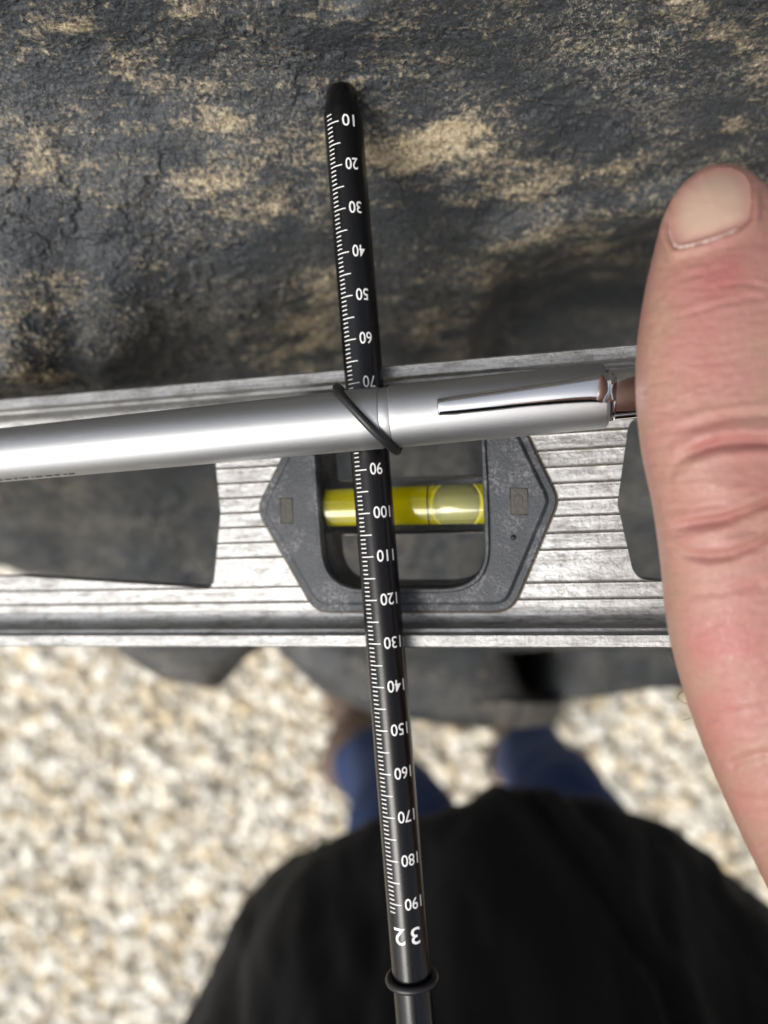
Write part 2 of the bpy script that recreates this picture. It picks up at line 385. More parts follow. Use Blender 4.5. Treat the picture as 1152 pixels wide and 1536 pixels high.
# ------------------------------------------------------------------ tyre
tyre = empty('tractor_tyre', Matrix.Translation(W(0, .12, 1.39)))
tag(tyre, 'big weathered black rubber tyre dusted with tan soil, with thick lugs', 'tyre')
TINV = tyre.matrix_world.inverted()
def tyre_base():
    top = [(.60, .03), (.36, .018), (.24, .02), (.165, .036), (.128, .068), (.108, .11)]     # (y, depth) above the picture
    cols = {   # px: [(py, depth) ...], then tail (y, depth)
        -900: ([(0, .155), (125, .172), (300, .180), (450, .186), (540, .192)], [(.036, .205), (.034, .225), (.05, .28), (.03, .34), (.06, .42), (.10, .55), (.13, .8), (.14, 1.39)]),
        -250: ([(0, .152), (125, .171), (300, .182), (450, .190), (545, .198)], [(.036, .206), (.034, .226), (.045, .28), (-.004, .36), (-.01, .44), (.08, .55), (.12, .8), (.14, 1.39)]),
        0:    ([(0, .150), (125, .170), (300, .186), (450, .196), (555, .203)], [(.036, .212), (.034, .230), (.032, .29), (-.002, .36), (-.030, .40), (-.028, .46), (.04, .7), (.14, 1.39)]),
        130:  ([(0, .148), (125, .170), (300, .188), (450, .205), (560, .222)], [(.036, .235), (.033, .26), (.022, .32), (-.012, .38), (-.044, .42), (-.046, .47), (.03, .7), (.14, 1.39)]),
        330:  ([(0, .147), (125, .170), (300, .192), (450, .222), (560, .262)], [(.045, .28), (.036, .31), (.010, .36), (-.030, .41), (-.066, .44), (-.070, .48), (.01, .7), (.14, 1.39)]),
        576:  ([(0, .145), (125, .1712), (300, .197), (450, .235), (560, .285)], [(.045, .31), (.030, .345), (.000, .387), (-.036, .42), (-.072, .445), (-.077, .49), (.0, .7), (.14, 1.39)]),
        690:  ([(0, .146), (125, .172), (300, .200), (450, .242), (560, .295)], [(.045, .32), (.028, .35), (-.002, .39), (-.038, .42), (-.074, .445), (-.078, .49), (.0, .7), (.14, 1.39)]),
        770:  ([(0, .147), (125, .172), (300, .203), (380, .222), (470, .315)], [(.058, .345), (.030, .37), (-.002, .40), (-.040, .43), (-.074, .45), (-.078, .49), (.0, .7), (.14, 1.39)]),
        880:  ([(0, .149), (125, .173), (280, .202), (355, .220), (440, .320)], [(.070, .36), (.030, .38), (-.002, .40), (-.040, .43), (-.074, .45), (-.078, .49), (.0, .7), (.14, 1.39)]),
        1020: ([(0, .150), (125, .174), (260, .200), (330, .217), (430, .320)], [(.070, .36), (.030, .38), (-.002, .40), (-.040, .43), (-.074, .45), (-.078, .49), (.0, .7), (.14, 1.39)]),
        1200: ([(0, .152), (125, .176), (250, .200), (320, .216), (430, .320)], [(.070, .36), (.030, .38), (-.002, .40), (-.040, .43), (-.074, .45), (-.078, .49), (.0, .7), (.14, 1.39)]),
        1600: ([(0, .154), (125, .178), (250, .200), (320, .216), (430, .310)], [(.070, .36), (.040, .38), (.012, .40), (-.02, .43), (-.05, .45), (-.05, .49), (.02, .7), (.14, 1.39)]),
        2300: ([(0, .156), (125, .178), (250, .200), (320, .216), (430, .310)], [(.070, .36), (.050, .38), (.03, .40), (.0, .43), (-.02, .45), (-.02, .49), (.04, .7), (.14, 1.39)]),
    }
    pxs = sorted(cols); ncol = len(pxs); T = []
    for p in pxs:
        vis, tail = cols[p]
        T.append(top + [((768 - py) / F * (d + .003), d + .003) for py, d in vis] + [(y * 1.03, d + .005) for y, d in tail])
    T = np.array(T); nk = T.shape[1]           # (ncol, nk, 2)
    cs = np.unique(np.concatenate([np.linspace(-900, -60, 60), np.linspace(-60, 1215, 800), np.linspace(1215, 2300, 70)]))
    ss = np.unique(np.concatenate([np.linspace(0, 5, 50), np.linspace(5, 10.4, 470), np.linspace(10.4, 15, 140), np.linspace(15, nk - 1, 40)]))
    def interp_s(row):   # Catmull-Rom along the profile
        i = np.minimum(ss.astype(int), nk - 2); u = (ss - i)[:, None]
        p0, p1, p2, p3 = row[np.maximum(i - 1, 0)], row[i], row[i + 1], row[np.minimum(i + 2, nk - 1)]
        return .5 * (2 * p1 + (-p0 + p2) * u + (2 * p0 - 5 * p1 + 4 * p2 - p3) * u ** 2 + (-p0 + 3 * p1 - 3 * p2 + p3) * u ** 3)
    R = np.array([interp_s(T[i]) for i in range(ncol)])   # (ncol, ns, 2)
    i = np.clip(np.searchsorted(pxs, cs, side='right') - 1, 0, ncol - 2); pa = np.array(pxs, float)
    u = (cs - pa[i]) / (pa[i + 1] - pa[i]); u = u * u * (3 - 2 * u); u = u[:, None, None]
    G = R[i] * (1 - u) + R[i + 1] * u                     # (nc, ns, 2)
    nc, ns = len(cs), len(ss)
    Y = G[..., 0]; D = G[..., 1]
    dx = np.where(ss < 6, .16, np.interp(ss, [0, 6, 10, 15, 18], [.16, .15, .24, .44, .5]))
    X = (cs[:, None] - 576) / F * np.where(ss[None] < 6, .16, D * (1 - sstep(10, 16, ss)[None]) + .38 * sstep(10, 16, ss)[None])
    P = np.stack([X, Y, H - D], -1)
    # normals from the smooth sheet
    du = np.gradient(P, axis=0); dv = np.gradient(P, axis=1); N = np.cross(dv, du); N /= np.linalg.norm(N, axis=-1, keepdims=True) + 1e-12
    if N[nc // 2, ns // 3, 2] < 0 and N[nc // 2, ns // 3, 1] > 0: N = -N
    Q = P.reshape(-1, 3); Nf = N.reshape(-1, 3)
    px = 576 + Q[:, 0] / (H - Q[:, 2]) * F; py = 768 - Q[:, 1] / (H - Q[:, 2]) * F
    S = Q * np.array([1, 1.0, .55])                        # scuffs drawn out down the flank
    big = fbm(Q * 28, 4, 1) - .5; mid = fbm(Q * np.array([120, 190, 150]) + big[:, None] * 3, 5, 11, .55) - .5
    fine = fbm(Q * np.array([520, 900, 700]), 4, 31, .6) - .5
    ridge = 1 - np.abs(2 * fbm(Q * np.array([90, 240, 170]) + fine[:, None] * 1.5, 4, 51) - 1)
    flake = sstep(.50, .56, fbm(Q * np.array([170, 260, 220]), 5, 71, .55)) * sstep(.42, .6, fbm(Q * 35, 3, 90))
    disp = big * .0042 + mid * .0012 + fine * .0008 + (ridge - .8) * .0008 + flake * .0007 - .005 * np.exp(-((px - 515) / 26) ** 2 - ((py - 4) / 16) ** 2)
    Q2 = Q + Nf * disp[:, None]
    # where soil clings: scuffed crests, drifts of dust and a few caked patches; thinned where shade is painted in
    d = .16 + 1.0 * (fbm(Q * np.array([30, 52, 40]) + 3, 5, 111, .6) - .5) + 1.1 * (fbm(Q * np.array([75, 190, 120]), 4, 131, .6) - .5)
    px0, py0 = px, py; px = px + 110 * (fbm(Q * np.array([60, 110, 80]), 4, 301, .6) - .5); py = py + 60 * (fbm(Q * np.array([60, 110, 80]), 4, 321, .6) - .5)
    def blob(cx, cy, rx, ry, a, rot=0):
        c, s = math.cos(rot), math.sin(rot); X_ = (px - cx) * c + (py - cy) * s; Y_ = -(px - cx) * s + (py - cy) * c
        return (a if a > 1 or a < 0 else a * .9) * np.exp(-((X_ / rx) ** 2 + (Y_ / ry) ** 2))
    for b in [(695, 205, 44, 23, 2.0), (600, 225, 70, 28, .8), (640, 245, 60, 14, .6), (255, 125, 80, 28, .55, .15), (250, 18, 45, 14, .7), (115, 42, 45, 9, .6), (1130, 75, 45, 26, .9, .3), (1060, 45, 60, 18, .4),
              (440, 225, 110, 22, .55), (345, 180, 50, 16, .6), (400, 85, 60, 14, .3), (300, 275, 60, 22, .45), (425, 290, 24, 18, .5, -.7), (60, 450, 120, 70, .22), (215, 430, 70, 50, .30), (60, 555, 40, 14, .7), (470, 470, 60, 90, .5),
              (640, 470, 60, 80, .45), (960, 250, 200, 26, .42, -.12), (830, 345, 120, 18, .45, -.25), (745, 395, 30, 22, .6), (900, 385, 60, 18, .4), (1110, 190, 80, 16, .45), (20, 210, 60, 60, .25), (880, 130, 200, 65, -.35), (820, 200, 90, 30, -.2), (250, 340, 200, 40, -.15), (515, 4, 26, 14, -.8),
              (860, 480, 90, 50, -.5), (200, 540, 150, 26, -.45), (780, 60, 160, 50, -.12)]:  # thinner soil in the right-hand recess paints its shade
        d = d + blob(*b)
    d = d + .16 * (ridge - .75) * 3 + flake * .10
    d = d - .14 * sstep(280, 420, py0)  # soil thinned lower down, painting the shade below the bulge
    d = np.where(py0 > 585, .14 + .9 * (fbm(Q * 20, 4, 151) - .5), d)
    L = (Q2 @ np.array(TINV.to_3x3()).T) + np.array(TINV.translation)
    me = bpy.data.meshes.new('tread'); me.from_pydata(L.tolist(), [], grid_faces(nc, ns)); me.update()
    a = me.attributes.new('dust_shade', 'FLOAT', 'POINT'); a.data.foreach_set('value', np.clip(d, 0, 1.6).astype(np.float32))
    link_mesh('tread', me, RUB, tyre)
tyre_base()
def lug(poly, d0, hgt, dust_shade=.2, seed=0):
    """rubber lug: outline where it meets the sight lines at depth d0, with a rounded crown and its own height"""
    P2 = round_poly([(p[0], -p[1]) for p in poly], 22, 5); P2 = [(x, -y) for x, y in P2]
    pts = np.array([at(x, y, d0) for x, y in P2]); c = pts.mean(0); n = len(pts)
    rings = [(.30, -.012), (.60, -.009), (.82, -.003), (.94, .006), (.985, .016), (1.0, .03), (.99, .5 * hgt), (.95, hgt), (.6, hgt + .01)]
    V = []
    for s, dz in rings:
        q = c + (pts - c) * np.array([s, s, 1]); q[:, 2] -= dz; V.append(q)
    V = np.array(V).reshape(-1, 3); V = V + (fbm(V * 30, 4, seed)[:, None] - .5) * .006
    Fc = grid_faces(len(rings), n, True); Fc.append(tuple(range(n))); Fc.append(tuple(range((len(rings) - 1) * n, len(rings) * n)))
    L = (V @ np.array(TINV.to_3x3()).T) + np.array(TINV.translation)
    bm = bmesh.new(); bv = [bm.verts.new(v) for v in L]
    for f in Fc: bm.faces.new([bv[i] for i in f])
    bmesh.ops.subdivide_edges(bm, edges=bm.edges[:], cuts=1, use_grid_fill=True)
    o = bm_obj('lug', bm, RUB, tyre)
    me = o.data; co = np.empty(len(me.vertices) * 3); me.vertices.foreach_get('co', co); co = co.reshape(-1, 3)
    a = me.attributes.new('dust_shade', 'FLOAT', 'POINT'); a.data.foreach_set('value', np.clip(dust_shade + .8 * (fbm(co * 25, 4, seed + 5) - .5), 0, 1.2).astype(np.float32))
lug([(140, 930), (165, 985), (232, 1028), (325, 1040), (352, 1005), (398, 970), (420, 930)], .50, .10, .16, 3)
lug([(380, 915), (405, 985), (470, 1040), (545, 1078), (640, 1092), (725, 1102), (800, 1100), (852, 1092), (856, 1052), (802, 1066), (772, 990), (755, 915)], .47, .14, .22, 4)
lug([(856, 915), (838, 995), (808, 1058), (860, 1050), (880, 1040), (1010, 1036), (1200, 1036), (1500, 1024), (1600, 915)], .48, .13, .16, 5)
lug([(690, 900), (700, 1040), (780, 1080), (860, 1060), (930, 900)], .60, .2, .22, 6)  # extra lug, added deep behind the notch so the gap reads dark

# ------------------------------------------------------------------ spirit level
u = Vector((.972, .039, .230)).normalized(); wv_ = Vector((-.04, 1, 0)); wv_ = (wv_ - u * wv_.dot(u)).normalized(); nn_ = u.cross(wv_).normalized()
P0 = at(550, 768, .1802)
LM = frame(P0, u, wv_, nn_); LINV = LM.inverted()
def pl(px, py, h):
    """photo pixel -> coordinates in the plane lying h above the level's rails"""
    o = LINV @ Vector((0, 0, H)); d = LINV.to_3x3() @ (at(px, py, 1) - Vector((0, 0, H)))
    t = (h - o.z) / d.z; q = o + d * t; return (q.x, q.y)
level = empty('spirit_level', LM)
tag(level, 'worn aluminium spirit level with ribbed web, cut-outs and yellow vial, lying across the tyre', 'spirit level')
wb = pl(560, 971.5, 0)[1]; wt = pl(548, 551, 0)[1]; U0, U1 = -.30, .26
WEB = -.0075; BACK = -.0145; LEVT = -.022; LIP = .0031
def extrude_u(prof, name, mat, mats=None, fm=None, closed=True, parent=level, smooth=False, nseg=1):
    n = len(prof); V = []; Fc = []
    for k in range(nseg + 1):
        x = U0 + (U1 - U0) * k / nseg; V += [(x, y, z) for y, z in prof]
    mi = []
    for k in range(nseg):
        for i in range(n):
            Fc.append((k * n + i, k * n + (i + 1) % n, (k + 1) * n + (i + 1) % n, (k + 1) * n + i)); mi.append(fm[i] if fm else 0)
    Fc.append(tuple(range(n))); Fc.append(tuple(range(nseg * n, nseg * n + n))[::-1]); mi += [0, 0]
    me = bpy.data.meshes.new(name); me.from_pydata(V, [], Fc)
    for q in (mats or [mat]): me.materials.append(q)
    me.polygons.foreach_set('material_index', mi); me.update()
    bm = bmesh.new(); bm.from_mesh(me); bmesh.ops.recalc_face_normals(bm, faces=bm.faces); bm.to_mesh(me); bm.free()
    return link_mesh(name, me, None, parent, True, 28)
def rail(y0, sgn):
    """I-beam flange: bevelled lip, inner wall and fillet down to the web; sgn +1 for the lower rail"""
    b = .00035; L = LIP
    pr = [(0, -b), (b, 0), (L - b * .6, 0), (L, -b * 1.5), (L + .0003, -.0022), (L + .0010, -.0024), (L + .0012, -.0040)]
    for k in range(1, 7):
        a = k / 6 * math.pi / 2; pr.append((L + .0012 + .0034 * (1 - math.cos(a)), -.0040 - .0034 * math.sin(a)))
    pr += [(L + .0052, WEB + .0000), (L + .0052, BACK - .0004), (L + .001, BACK - .002), (L, LEVT + b), (L - b, LEVT), (b, LEVT), (0, LEVT + b)]
    extrude_u([(y0 + sgn * y, z) for y, z in pr], 'rail', None, [ALUL, ALU], [0, 0, 0, 0] + [1] * 14 + [0] * 9)
rail(wb, 1); rail(wt, -1)
# ribbed web: grooves where the photo shows them
gys = [pl(890, y, WEB)[1] for y in (922.5, 898, 873, 823.3, 798, 772.5, 748, 722.7, 698, 672.3)]
stepg = abs(gys[-1] - gys[-2]); gy = sorted(gys) + [max(gys) + stepg * k for k in (1, 2, 3)]
y_lo, y_hi = wb + LIP + .0048, wt - LIP - .0048
gy = [y for y in gy if y_lo + .001 < y < y_hi - .001]
prof = [(y_lo, WEB)]; fm = []
for y in gy:
    a, e = .00024, .00036
    fm += [0, 0, 1, 1, 0]; prof += [(y - a - .0006, WEB), (y - a, WEB + .00013), (y - a * .2, WEB - e), (y + a * .8, WEB - e * .6), (y + a + .0003, WEB + .00010)]
    fm += []
fm = []
prof = [(y_lo, WEB)]
tags = [0]
for y in gy:
    for dy, dz, t in ((-.00050, 0, 0), (-.00023, .00008, 1), (-.00008, -.00040, 1), (.00009, -.00040, 1), (.00023, .00008, 0), (.00050, 0, 0)):
        prof.append((y + dy, WEB + dz)); tags.append(t)
prof += [(y_hi, WEB), (y_hi, BACK), (y_lo, BACK)]; tags += [0, 0, 0]
web = extrude_u(prof, 'web', None, [ALU, ALUG], tags)
def cutter(poly_uv):
    V, Fc = prism(poly_uv, -.03, .01); o = mesh_obj('cutter', V, Fc, ALU, level, False)
    bm = bmesh.new(); bm.from_mesh(o.data); bmesh.ops.recalc_face_normals(bm, faces=bm.faces); bm.to_mesh(o.data); bm.free(); return o
lw = [pl(x, y, WEB) for x, y in ((331, 770), (320, 883), (30, 865), (-240, 868), (-700, 884), (-730, 760), (-700, 650), (320, 655))]
rw = [pl(x, y, WEB) for x, y in ((926, 756), (944, 625), (1500, 590), (1530, 745), (1500, 905), (952, 869))]
hexo = [pl(x, y, WEB) for x, y in ((387, 764), (474, 917), (768, 917), (838, 750), (752, 572), (470, 594))]
lwp = round_poly(lw, [.001, .0028, .004, .006, .0028, .002, .0028, .0028]); rwp = round_poly(rw, [.0015, .004, .004, .001, .004, .0042])
hxp = round_poly(hexo, [.0055, .0065, .0065, .0055, .0065, .0065])
hx_c = Vector((sum(p[0] for p in hxp) / len(hxp), sum(p[1] for p in hxp) / len(hxp)))
def inset(poly, dist):
    n = len(poly); out = []
    for i in range(n):
        p = Vector(poly[i]); t = (Vector(poly[(i + 1) % n]) - Vector(poly[i - 1])).normalized(); nrm = Vector((-t.y, t.x))
        if nrm.dot(hx_c - p) < 0: nrm = -nrm
        out.append(tuple(p + nrm * dist))
    return out
cut = [cutter(lwp), cutter(rwp), cutter(inset(hxp, .004))]
for c in cut:
    md = web.modifiers.new('cut', 'BOOLEAN'); md.operation = 'DIFFERENCE'; md.solver = 'EXACT'; md.object = c
me = evaluated(web); web.modifiers.clear(); old = web.data; web.data = me
for c in cut: bpy.data.objects.remove(c)
me.polygons.foreach_set('use_smooth', [True] * len(me.polygons)); me.set_sharp_from_angle(angle=rad(8))

# vial holder: stepped hexagonal plate with a rounded opening, sleeve and raised rim
hole = round_poly([pl(x, y, -.0055) for x, y in ((470, 612), (720, 604), (731, 881), (489, 883))], [.010, .010, .0105, .0105], 10)
def ring_poly(poly, n=160):
    """resample a closed polygon by angle around the hexagon's opening centre"""
    P = [Vector(p) for p in poly]; out = []
    hc = Vector((sum(p[0] for p in hole) / len(hole), sum(p[1] for p in hole) / len(hole)))
    for k in range(n):
        a = 2 * math.pi * k / n; d = Vector((math.cos(a), math.sin(a))); best = None
        for i in range(len(P)):
            A = P[i] - hc; B = P[(i + 1) % len(P)] - hc; E = B - A
            den = d.x * E.y - d.y * E.x
            if abs(den) < 1e-14: continue
            t = (A.x * E.y - A.y * E.x) / den; s = (A.x * d.y - A.y * d.x) / den
            if t > 0 and -1e-6 <= s <= 1 + 1e-6 and (best is None or t > best): best = t
        out.append(hc + d * best)
    return out
def stack(rings):
    V = []; n = len(rings[0][0])
    for poly, z in rings: V += [(p[0], p[1], z) for p in poly]
    return V, grid_faces(len(rings), n, True)
hx = lambda i: ring_poly(inset(hxp, i)); 
hcen = Vector((sum(p[0] for p in hole) / len(hole), sum(p[1] for p in hole) / len(hole)))
def hol(off): return [p + (p - hcen).normalized() * off for p in ring_poly(hole)]
V, Fc = stack([(hx(0), WEB - .0005), (hx(0), WEB + .0007), (hx(.0003), WEB + .0010), (hx(.0017), WEB + .0010), (hx(.0019), WEB + .0012), (hx(.0022), WEB + .0020), (hx(.0026), WEB + .0023), (hol(.0013), WEB + .0023), (hol(.0012), WEB + .0019), (hol(.0005), WEB + .0019)])
holder = mesh_obj('vial_holder', V, Fc, PLA, level, True, 35)
V, Fc = closed_tube([(p[0], p[1], WEB + .0001) for p in hx(-.0002)], .00028, 6); mesh_obj('dirt_seam', V, Fc, m_simple('brown_dirt', (.10, .08, .05), .9, var=(900, .4, 1.8)), holder)
V, Fc = stack([(hol(.0013), WEB + .0010), (hol(.0012), WEB + .0029), (hol(.0009), WEB + .0033), (hol(.0003), WEB + .0033), (hol(0), WEB + .0029), (hol(-.0001), WEB - .003)])
mesh_obj('rim', V, Fc, PLA, holder, True, 35)
V, Fc = stack([(hol(.0001), WEB + .002), (hol(.0002), WEB - .002), (hol(.0006), LEVT + .003), (hol(.0006), LEVT + .001), (hol(-.0006), LEVT + .001), (hol(-.0006), LEVT + .0025), (hol(-.00035), LEVT + .003), (hol(-.00035), WEB)])
mesh_obj('sleeve', V, Fc, PLA, holder, True, 35)
for cx, cy, hw, hh, x in ((429, 766, 9, 19, 0), (778, 752, 13, 20, 1)):        # moulded maker's rectangles
    fr = [pl(cx - hw, cy - hh, WEB + .0024), pl(cx + hw, cy - hh + 1, WEB + .0024), pl(cx + hw + 1, cy + hh, WEB + .0024), pl(cx - hw + 1, cy + hh, WEB + .0024)]
    Vv, Ff = [], []
    for a_, b_ in zip(fr, fr[1:] + fr[:1]):
        v_, f_ = tube([(*a_, WEB + .00235), (*b_, WEB + .00235)], .00012, 6); Ff += [tuple(i + len(Vv) for i in f) for f in f_]; Vv += v_
    inn = [pl(cx - hw * .35, cy + hh * .5, WEB), pl(cx - hw * .5, cy - hh * .1, WEB), pl(cx - hw * .1, cy - hh * .55, WEB), pl(cx + hw * .45, cy - hh * .3, WEB), pl(cx + hw * .45, cy + hh * .5, WEB)]
    v_, f_ = tube([(*q, WEB + .0023) for q in inn], .00012, 6); Ff += [tuple(i + len(Vv) for i in f) for f in f_]; Vv += v_
    b_ = len(Vv); Vv += [(*q, WEB + .00233) for q in fr]; Ff.append((b_, b_ + 1, b_ + 2, b_ + 3))
    mesh_obj('moulded_mark', Vv, Ff, GRIME, holder)
cx, cy = pl(770, 806, WEB + .0023)
bm = bmesh.new(); bmesh.ops.create_uvsphere(bm, u_segments=12, v_segments=8, radius=.0006, matrix=Matrix.Translation((cx, cy, WEB + .0024))); bm_obj('rivet', bm, BLACK, holder)
# vial with its fluid, rings and bubble
VZ = -.0137
a0 = pl(484, 762, VZ); a1 = pl(742, 755, VZ); vr = .0074
def cyl_u(x0, x1, y0, y1, r, z, seg=40, bev=.0004):
    n = 14; pts = [(x0 + bev * 0, y0, z)] + [(x0 + (x1 - x0) * t, y0 + (y1 - y0) * t, z) for t in np.linspace(.012, .988, n)] + [(x1, y1, z)]
    rr = [r - bev] + [r] * n + [r - bev]; return tube(pts, rr, seg)
V, Fc = cyl_u(a0[0], a1[0], a0[1], a1[1], vr, VZ); vial = mesh_obj('vial', V, Fc, VIALC, level, True, 35)
V, Fc = cyl_u(a0[0] + .0012, a1[0] - .0004, a0[1], a1[1], vr * .84, VZ); mesh_obj('vial_fluid', V, Fc, VIALF, vial, True, 35)
def vial_pt(px): 
    t = (px - 484) / (742 - 484); return a0[0] + (a1[0] - a0[0]) * t, a0[1] + (a1[1] - a0[1]) * t
for px in (651, 548):
    x, y = vial_pt(px); ring = [(x, y + math.cos(t) * vr * .95, VZ + math.sin(t) * vr * .95) for t in np.linspace(0, 2 * math.pi, 40, endpoint=False)]
    V, Fc = closed_tube(ring, .00016, 6); mesh_obj('level_line', V, Fc, BLACK, vial)
bx0, by0 = vial_pt(656); bx1, by1 = vial_pt(727)
bm = bmesh.new(); bmesh.ops.create_uvsphere(bm, u_segments=48, v_segments=32, radius=1)
for v in bm.verts:
    x, y, z = v.co; sx = math.copysign(abs(x) ** .8, x); yy = y * vr * .80
    zz = z * .0012 * math.sqrt(max(0, 1 - .6 * x * x)) + math.sqrt((vr * .90) ** 2 - yy * yy)
    v.co = ((bx0 + bx1) / 2 + sx * (bx1 - bx0) / 2, (by0 + by1) / 2 + yy, VZ + zz - .0008)
bm_obj('bubble', bm, BUB, vial)
mr = []
for t in np.linspace(0, 2 * math.pi, 60, endpoint=False):
    x, y = math.cos(t), math.sin(t); yy = y * vr * .82
    mr.append(((bx0 + bx1) / 2 + math.copysign(abs(x) ** .8, x) * (bx1 - bx0) / 2 * 1.02, (by0 + by1) / 2 + yy, VZ + math.sqrt((vr * .90) ** 2 - yy * yy) - .0006))
V, Fc = closed_tube(mr, .00017, 8); mesh_obj('meniscus', V, Fc, m_simple('yellow_meniscus', (.62, .58, .14), .15), vial)

# ------------------------------------------------------------------ depth gauge rod
DROD = .1752; RR = .00454
ra = at(511, 132, DROD); rb = at(620.8, 1504, DROD); ry = (ra - rb).normalized(); rz = Vector((0, 0, 1)); rx = ry.cross(rz).normalized()
RM = frame(ra, rx, ry, rz)
rod = empty('depth_gauge', RM)
tag(rod, 'slim black measuring rod with white millimetre scale reading 10 to 190', 'depth gauge')
prof = [(0.0, .0000), (.0022, .0000), (.0029, -.0002), (.0034, -.0009), (.0038, -.0030), (.0042, -.0049), (.00445, -.0060), (RR, -.0070)] + [(RR, -y) for y in np.linspace(.010, .232, 60)] + [(RR, -.240), (.0038, -.2408), (0.0, -.2408)]
def lathe_y(prof, seg=48):
    V = []; m = len(prof)
    for r, y in prof:
        for k in range(seg):
            a = 2 * math.pi * k / seg; V.append((r * math.sin(a), y, r * math.cos(a)))
    return V, grid_faces(m, seg, True)
V, Fc = lathe_y([(max(r, 1e-5), y) for r, y in prof]); mesh_obj('shaft', V, Fc, ROD, rod, True, 40)
def on_rod(s, y, off=.00004): a = s / RR; return ((RR + off) * math.sin(a), y, (RR + off) * math.cos(a))
A = lambda deg: rad(deg) * RR
V, Fc = [], []
for mm in range(8, 193):
    lng = mm % 5 == 0; s0, s1 = A(-53), A(-13 if lng else -34); y = -mm / 1000; hw = .00011
    k = 7; b0 = len(V)
    for i in range(k):
        s = s0 + (s1 - s0) * i / (k - 1); V += [on_rod(s, y - hw), on_rod(s, y + hw)]
    Fc += [(b0 + 2 * i, b0 + 2 * i + 2, b0 + 2 * i + 3, b0 + 2 * i + 1) for i in range(k - 1)]
mesh_obj('scale_ticks', V, Fc, PRINT, rod)
def text_bm(s, size, bold=0, space=1.0):
    c = bpy.data.curves.new('numeral', 'FONT'); c.body = s; c.size = size; c.resolution_u = 5; c.offset = bold; c.space_character = space
    o = bpy.data.objects.new('numeral', c); COL.objects.link(o); me = evaluated(o); bpy.data.objects.remove(o)
    bm = bmesh.new(); bm.from_mesh(me); bpy.data.meshes.remove(me)
    bmesh.ops.triangulate(bm, faces=bm.faces[:]); bmesh.ops.subdivide_edges(bm, edges=[e for e in bm.edges if e.calc_length() > size * .12], cuts=2)
    bmesh.ops.triangulate(bm, faces=bm.faces[:])
    return bm
def numeral(s, y0, size, start, width=None, bold=0, space=1.0):
    bm = text_bm(s, size, bold, space)
    xs = [v.co.x for v in bm.verts]; ys = [v.co.y for v in bm.verts]; x0, x1, q0, q1 = min(xs), max(xs), min(ys), max(ys)
    k = 1 if width is None else width / (x1 - x0)
    for v in bm.verts:                      # turned upside down and wrapped round the shaft
        s_ = start + (x1 - v.co.x) * k; yy = y0 - (v.co.y - (q0 + q1) / 2); v.co = on_rod(s_, yy, .00005)
    bm_obj('numeral', bm, PRINT, rod, False)
for mm in range(10, 200, 10):
    n = len(str(mm)); numeral(str(mm), -mm / 1000 + .0001, .0038, -.0002, .0029 if n == 2 else .0043, .00002)
numeral('32', -.1973, .0055, A(-43), .0063, .00003, 1.25)

# ------------------------------------------------------------------ ballpoint pen lying over the rod
PR = .00675
pc = at(557, 683 - .0983 * 557, DROD - RR - PR - .00005)
tx = .127
p_l = at(0, 683, 1); p_r = at(900, 683 - .0983 * 900, 1)
def pen_pt(px):   # on the sight line of the pen's axis, on a straight line through pc sloping tx
    py = 683 - .0983 * px; k = (px - 576) / F
    d = (DROD - RR - PR + pc.x * tx) / (1 + k * tx); return at(px, py, d)
pA, pB = pen_pt(-100), pen_pt(930); py_ = (pB - pA).normalized()
pcen = pen_pt(557); pz = Vector((0, 0, 1)); pz = (pz - py_ * pz.dot(py_)).normalized(); pside = pz.cross(py_).normalized()
# local x along the pen to the right, y towards the tyre, z to the camera
PM = frame(pcen, py_, pside, pz); PINV = PM.inverted()
pen = empty('ballpoint_pen', PM); tag(pen, 'satin silver ballpoint pen with chrome clip and button lying across the rod', 'pen')
def pX(px): return (PINV @ pen_pt(px)).x
def lathe_x(prof, seg=64):
    V = []
    for x, r in prof:
        for k in range(seg):
            a = 2 * math.pi * k / seg; V.append((x, r * math.sin(a), r * math.cos(a)))
    return V, grid_faces(len(prof), seg, True)
xj0, xj1, xe, xn = pX(573), pX(587), pX(903), pX(917)
low = [(pX(-330), .0008), (pX(-329), .0011), (pX(-300), .0016), (pX(-255), .0030), (pX(-215), .0045)] + [(x, r) for x, r in zip(np.linspace(pX(-150), xj0 - .0004, 30), np.linspace(.0061, PR, 30))] + [(xj0 - .0001, PR - .0001), (xj0, PR - .0004), (xj0, PR - .001)]
V, Fc = lathe_x(low); barrel = mesh_obj('lower_barrel', V, Fc, PEN, pen, True, 35)
V, Fc = lathe_x([(xj0 - .001, PR - .0006), (xj0, PR - .00028), (xj1, PR - .00022), (xj1 + .001, PR - .0006)]); mesh_obj('joint_ring', V, Fc, PEN, pen, True, 35)
up = [(xj1, PR - .001), (xj1, PR - .0002), (xj1 + .0002, PR + .00005), (xj1 + .001, PR + .0001)] + [(x, PR + .0001) for x in np.linspace(xj1 + .002, xe - .0004, 24)]
for k in range(1, 9):
    a = k / 8 * math.pi / 2; up.append((xe - .0004 + .0010 * math.sin(a), PR + .0001 - .0008 * (1 - math.cos(a))))
up.append((xe + .0006, PR - .003))
V, Fc = lathe_x(up); mesh_obj('upper_barrel', V, Fc, PEN, pen, True, 35)
br_ = .0054; xb = pX(1060)
V, Fc = lathe_x([(xe, .0042), (xn - .0004, .0044), (xn - .0004, br_ - .0003), (xn, br_)] + [(x, br_) for x in np.linspace(xn + .001, xb - .002, 10)] + [(xb - .0008, br_ - .0004), (xb, br_ - .0016), (xb + .0003, 1e-5)])
mesh_obj('push_button', V, Fc, CHROME, pen, True, 35)
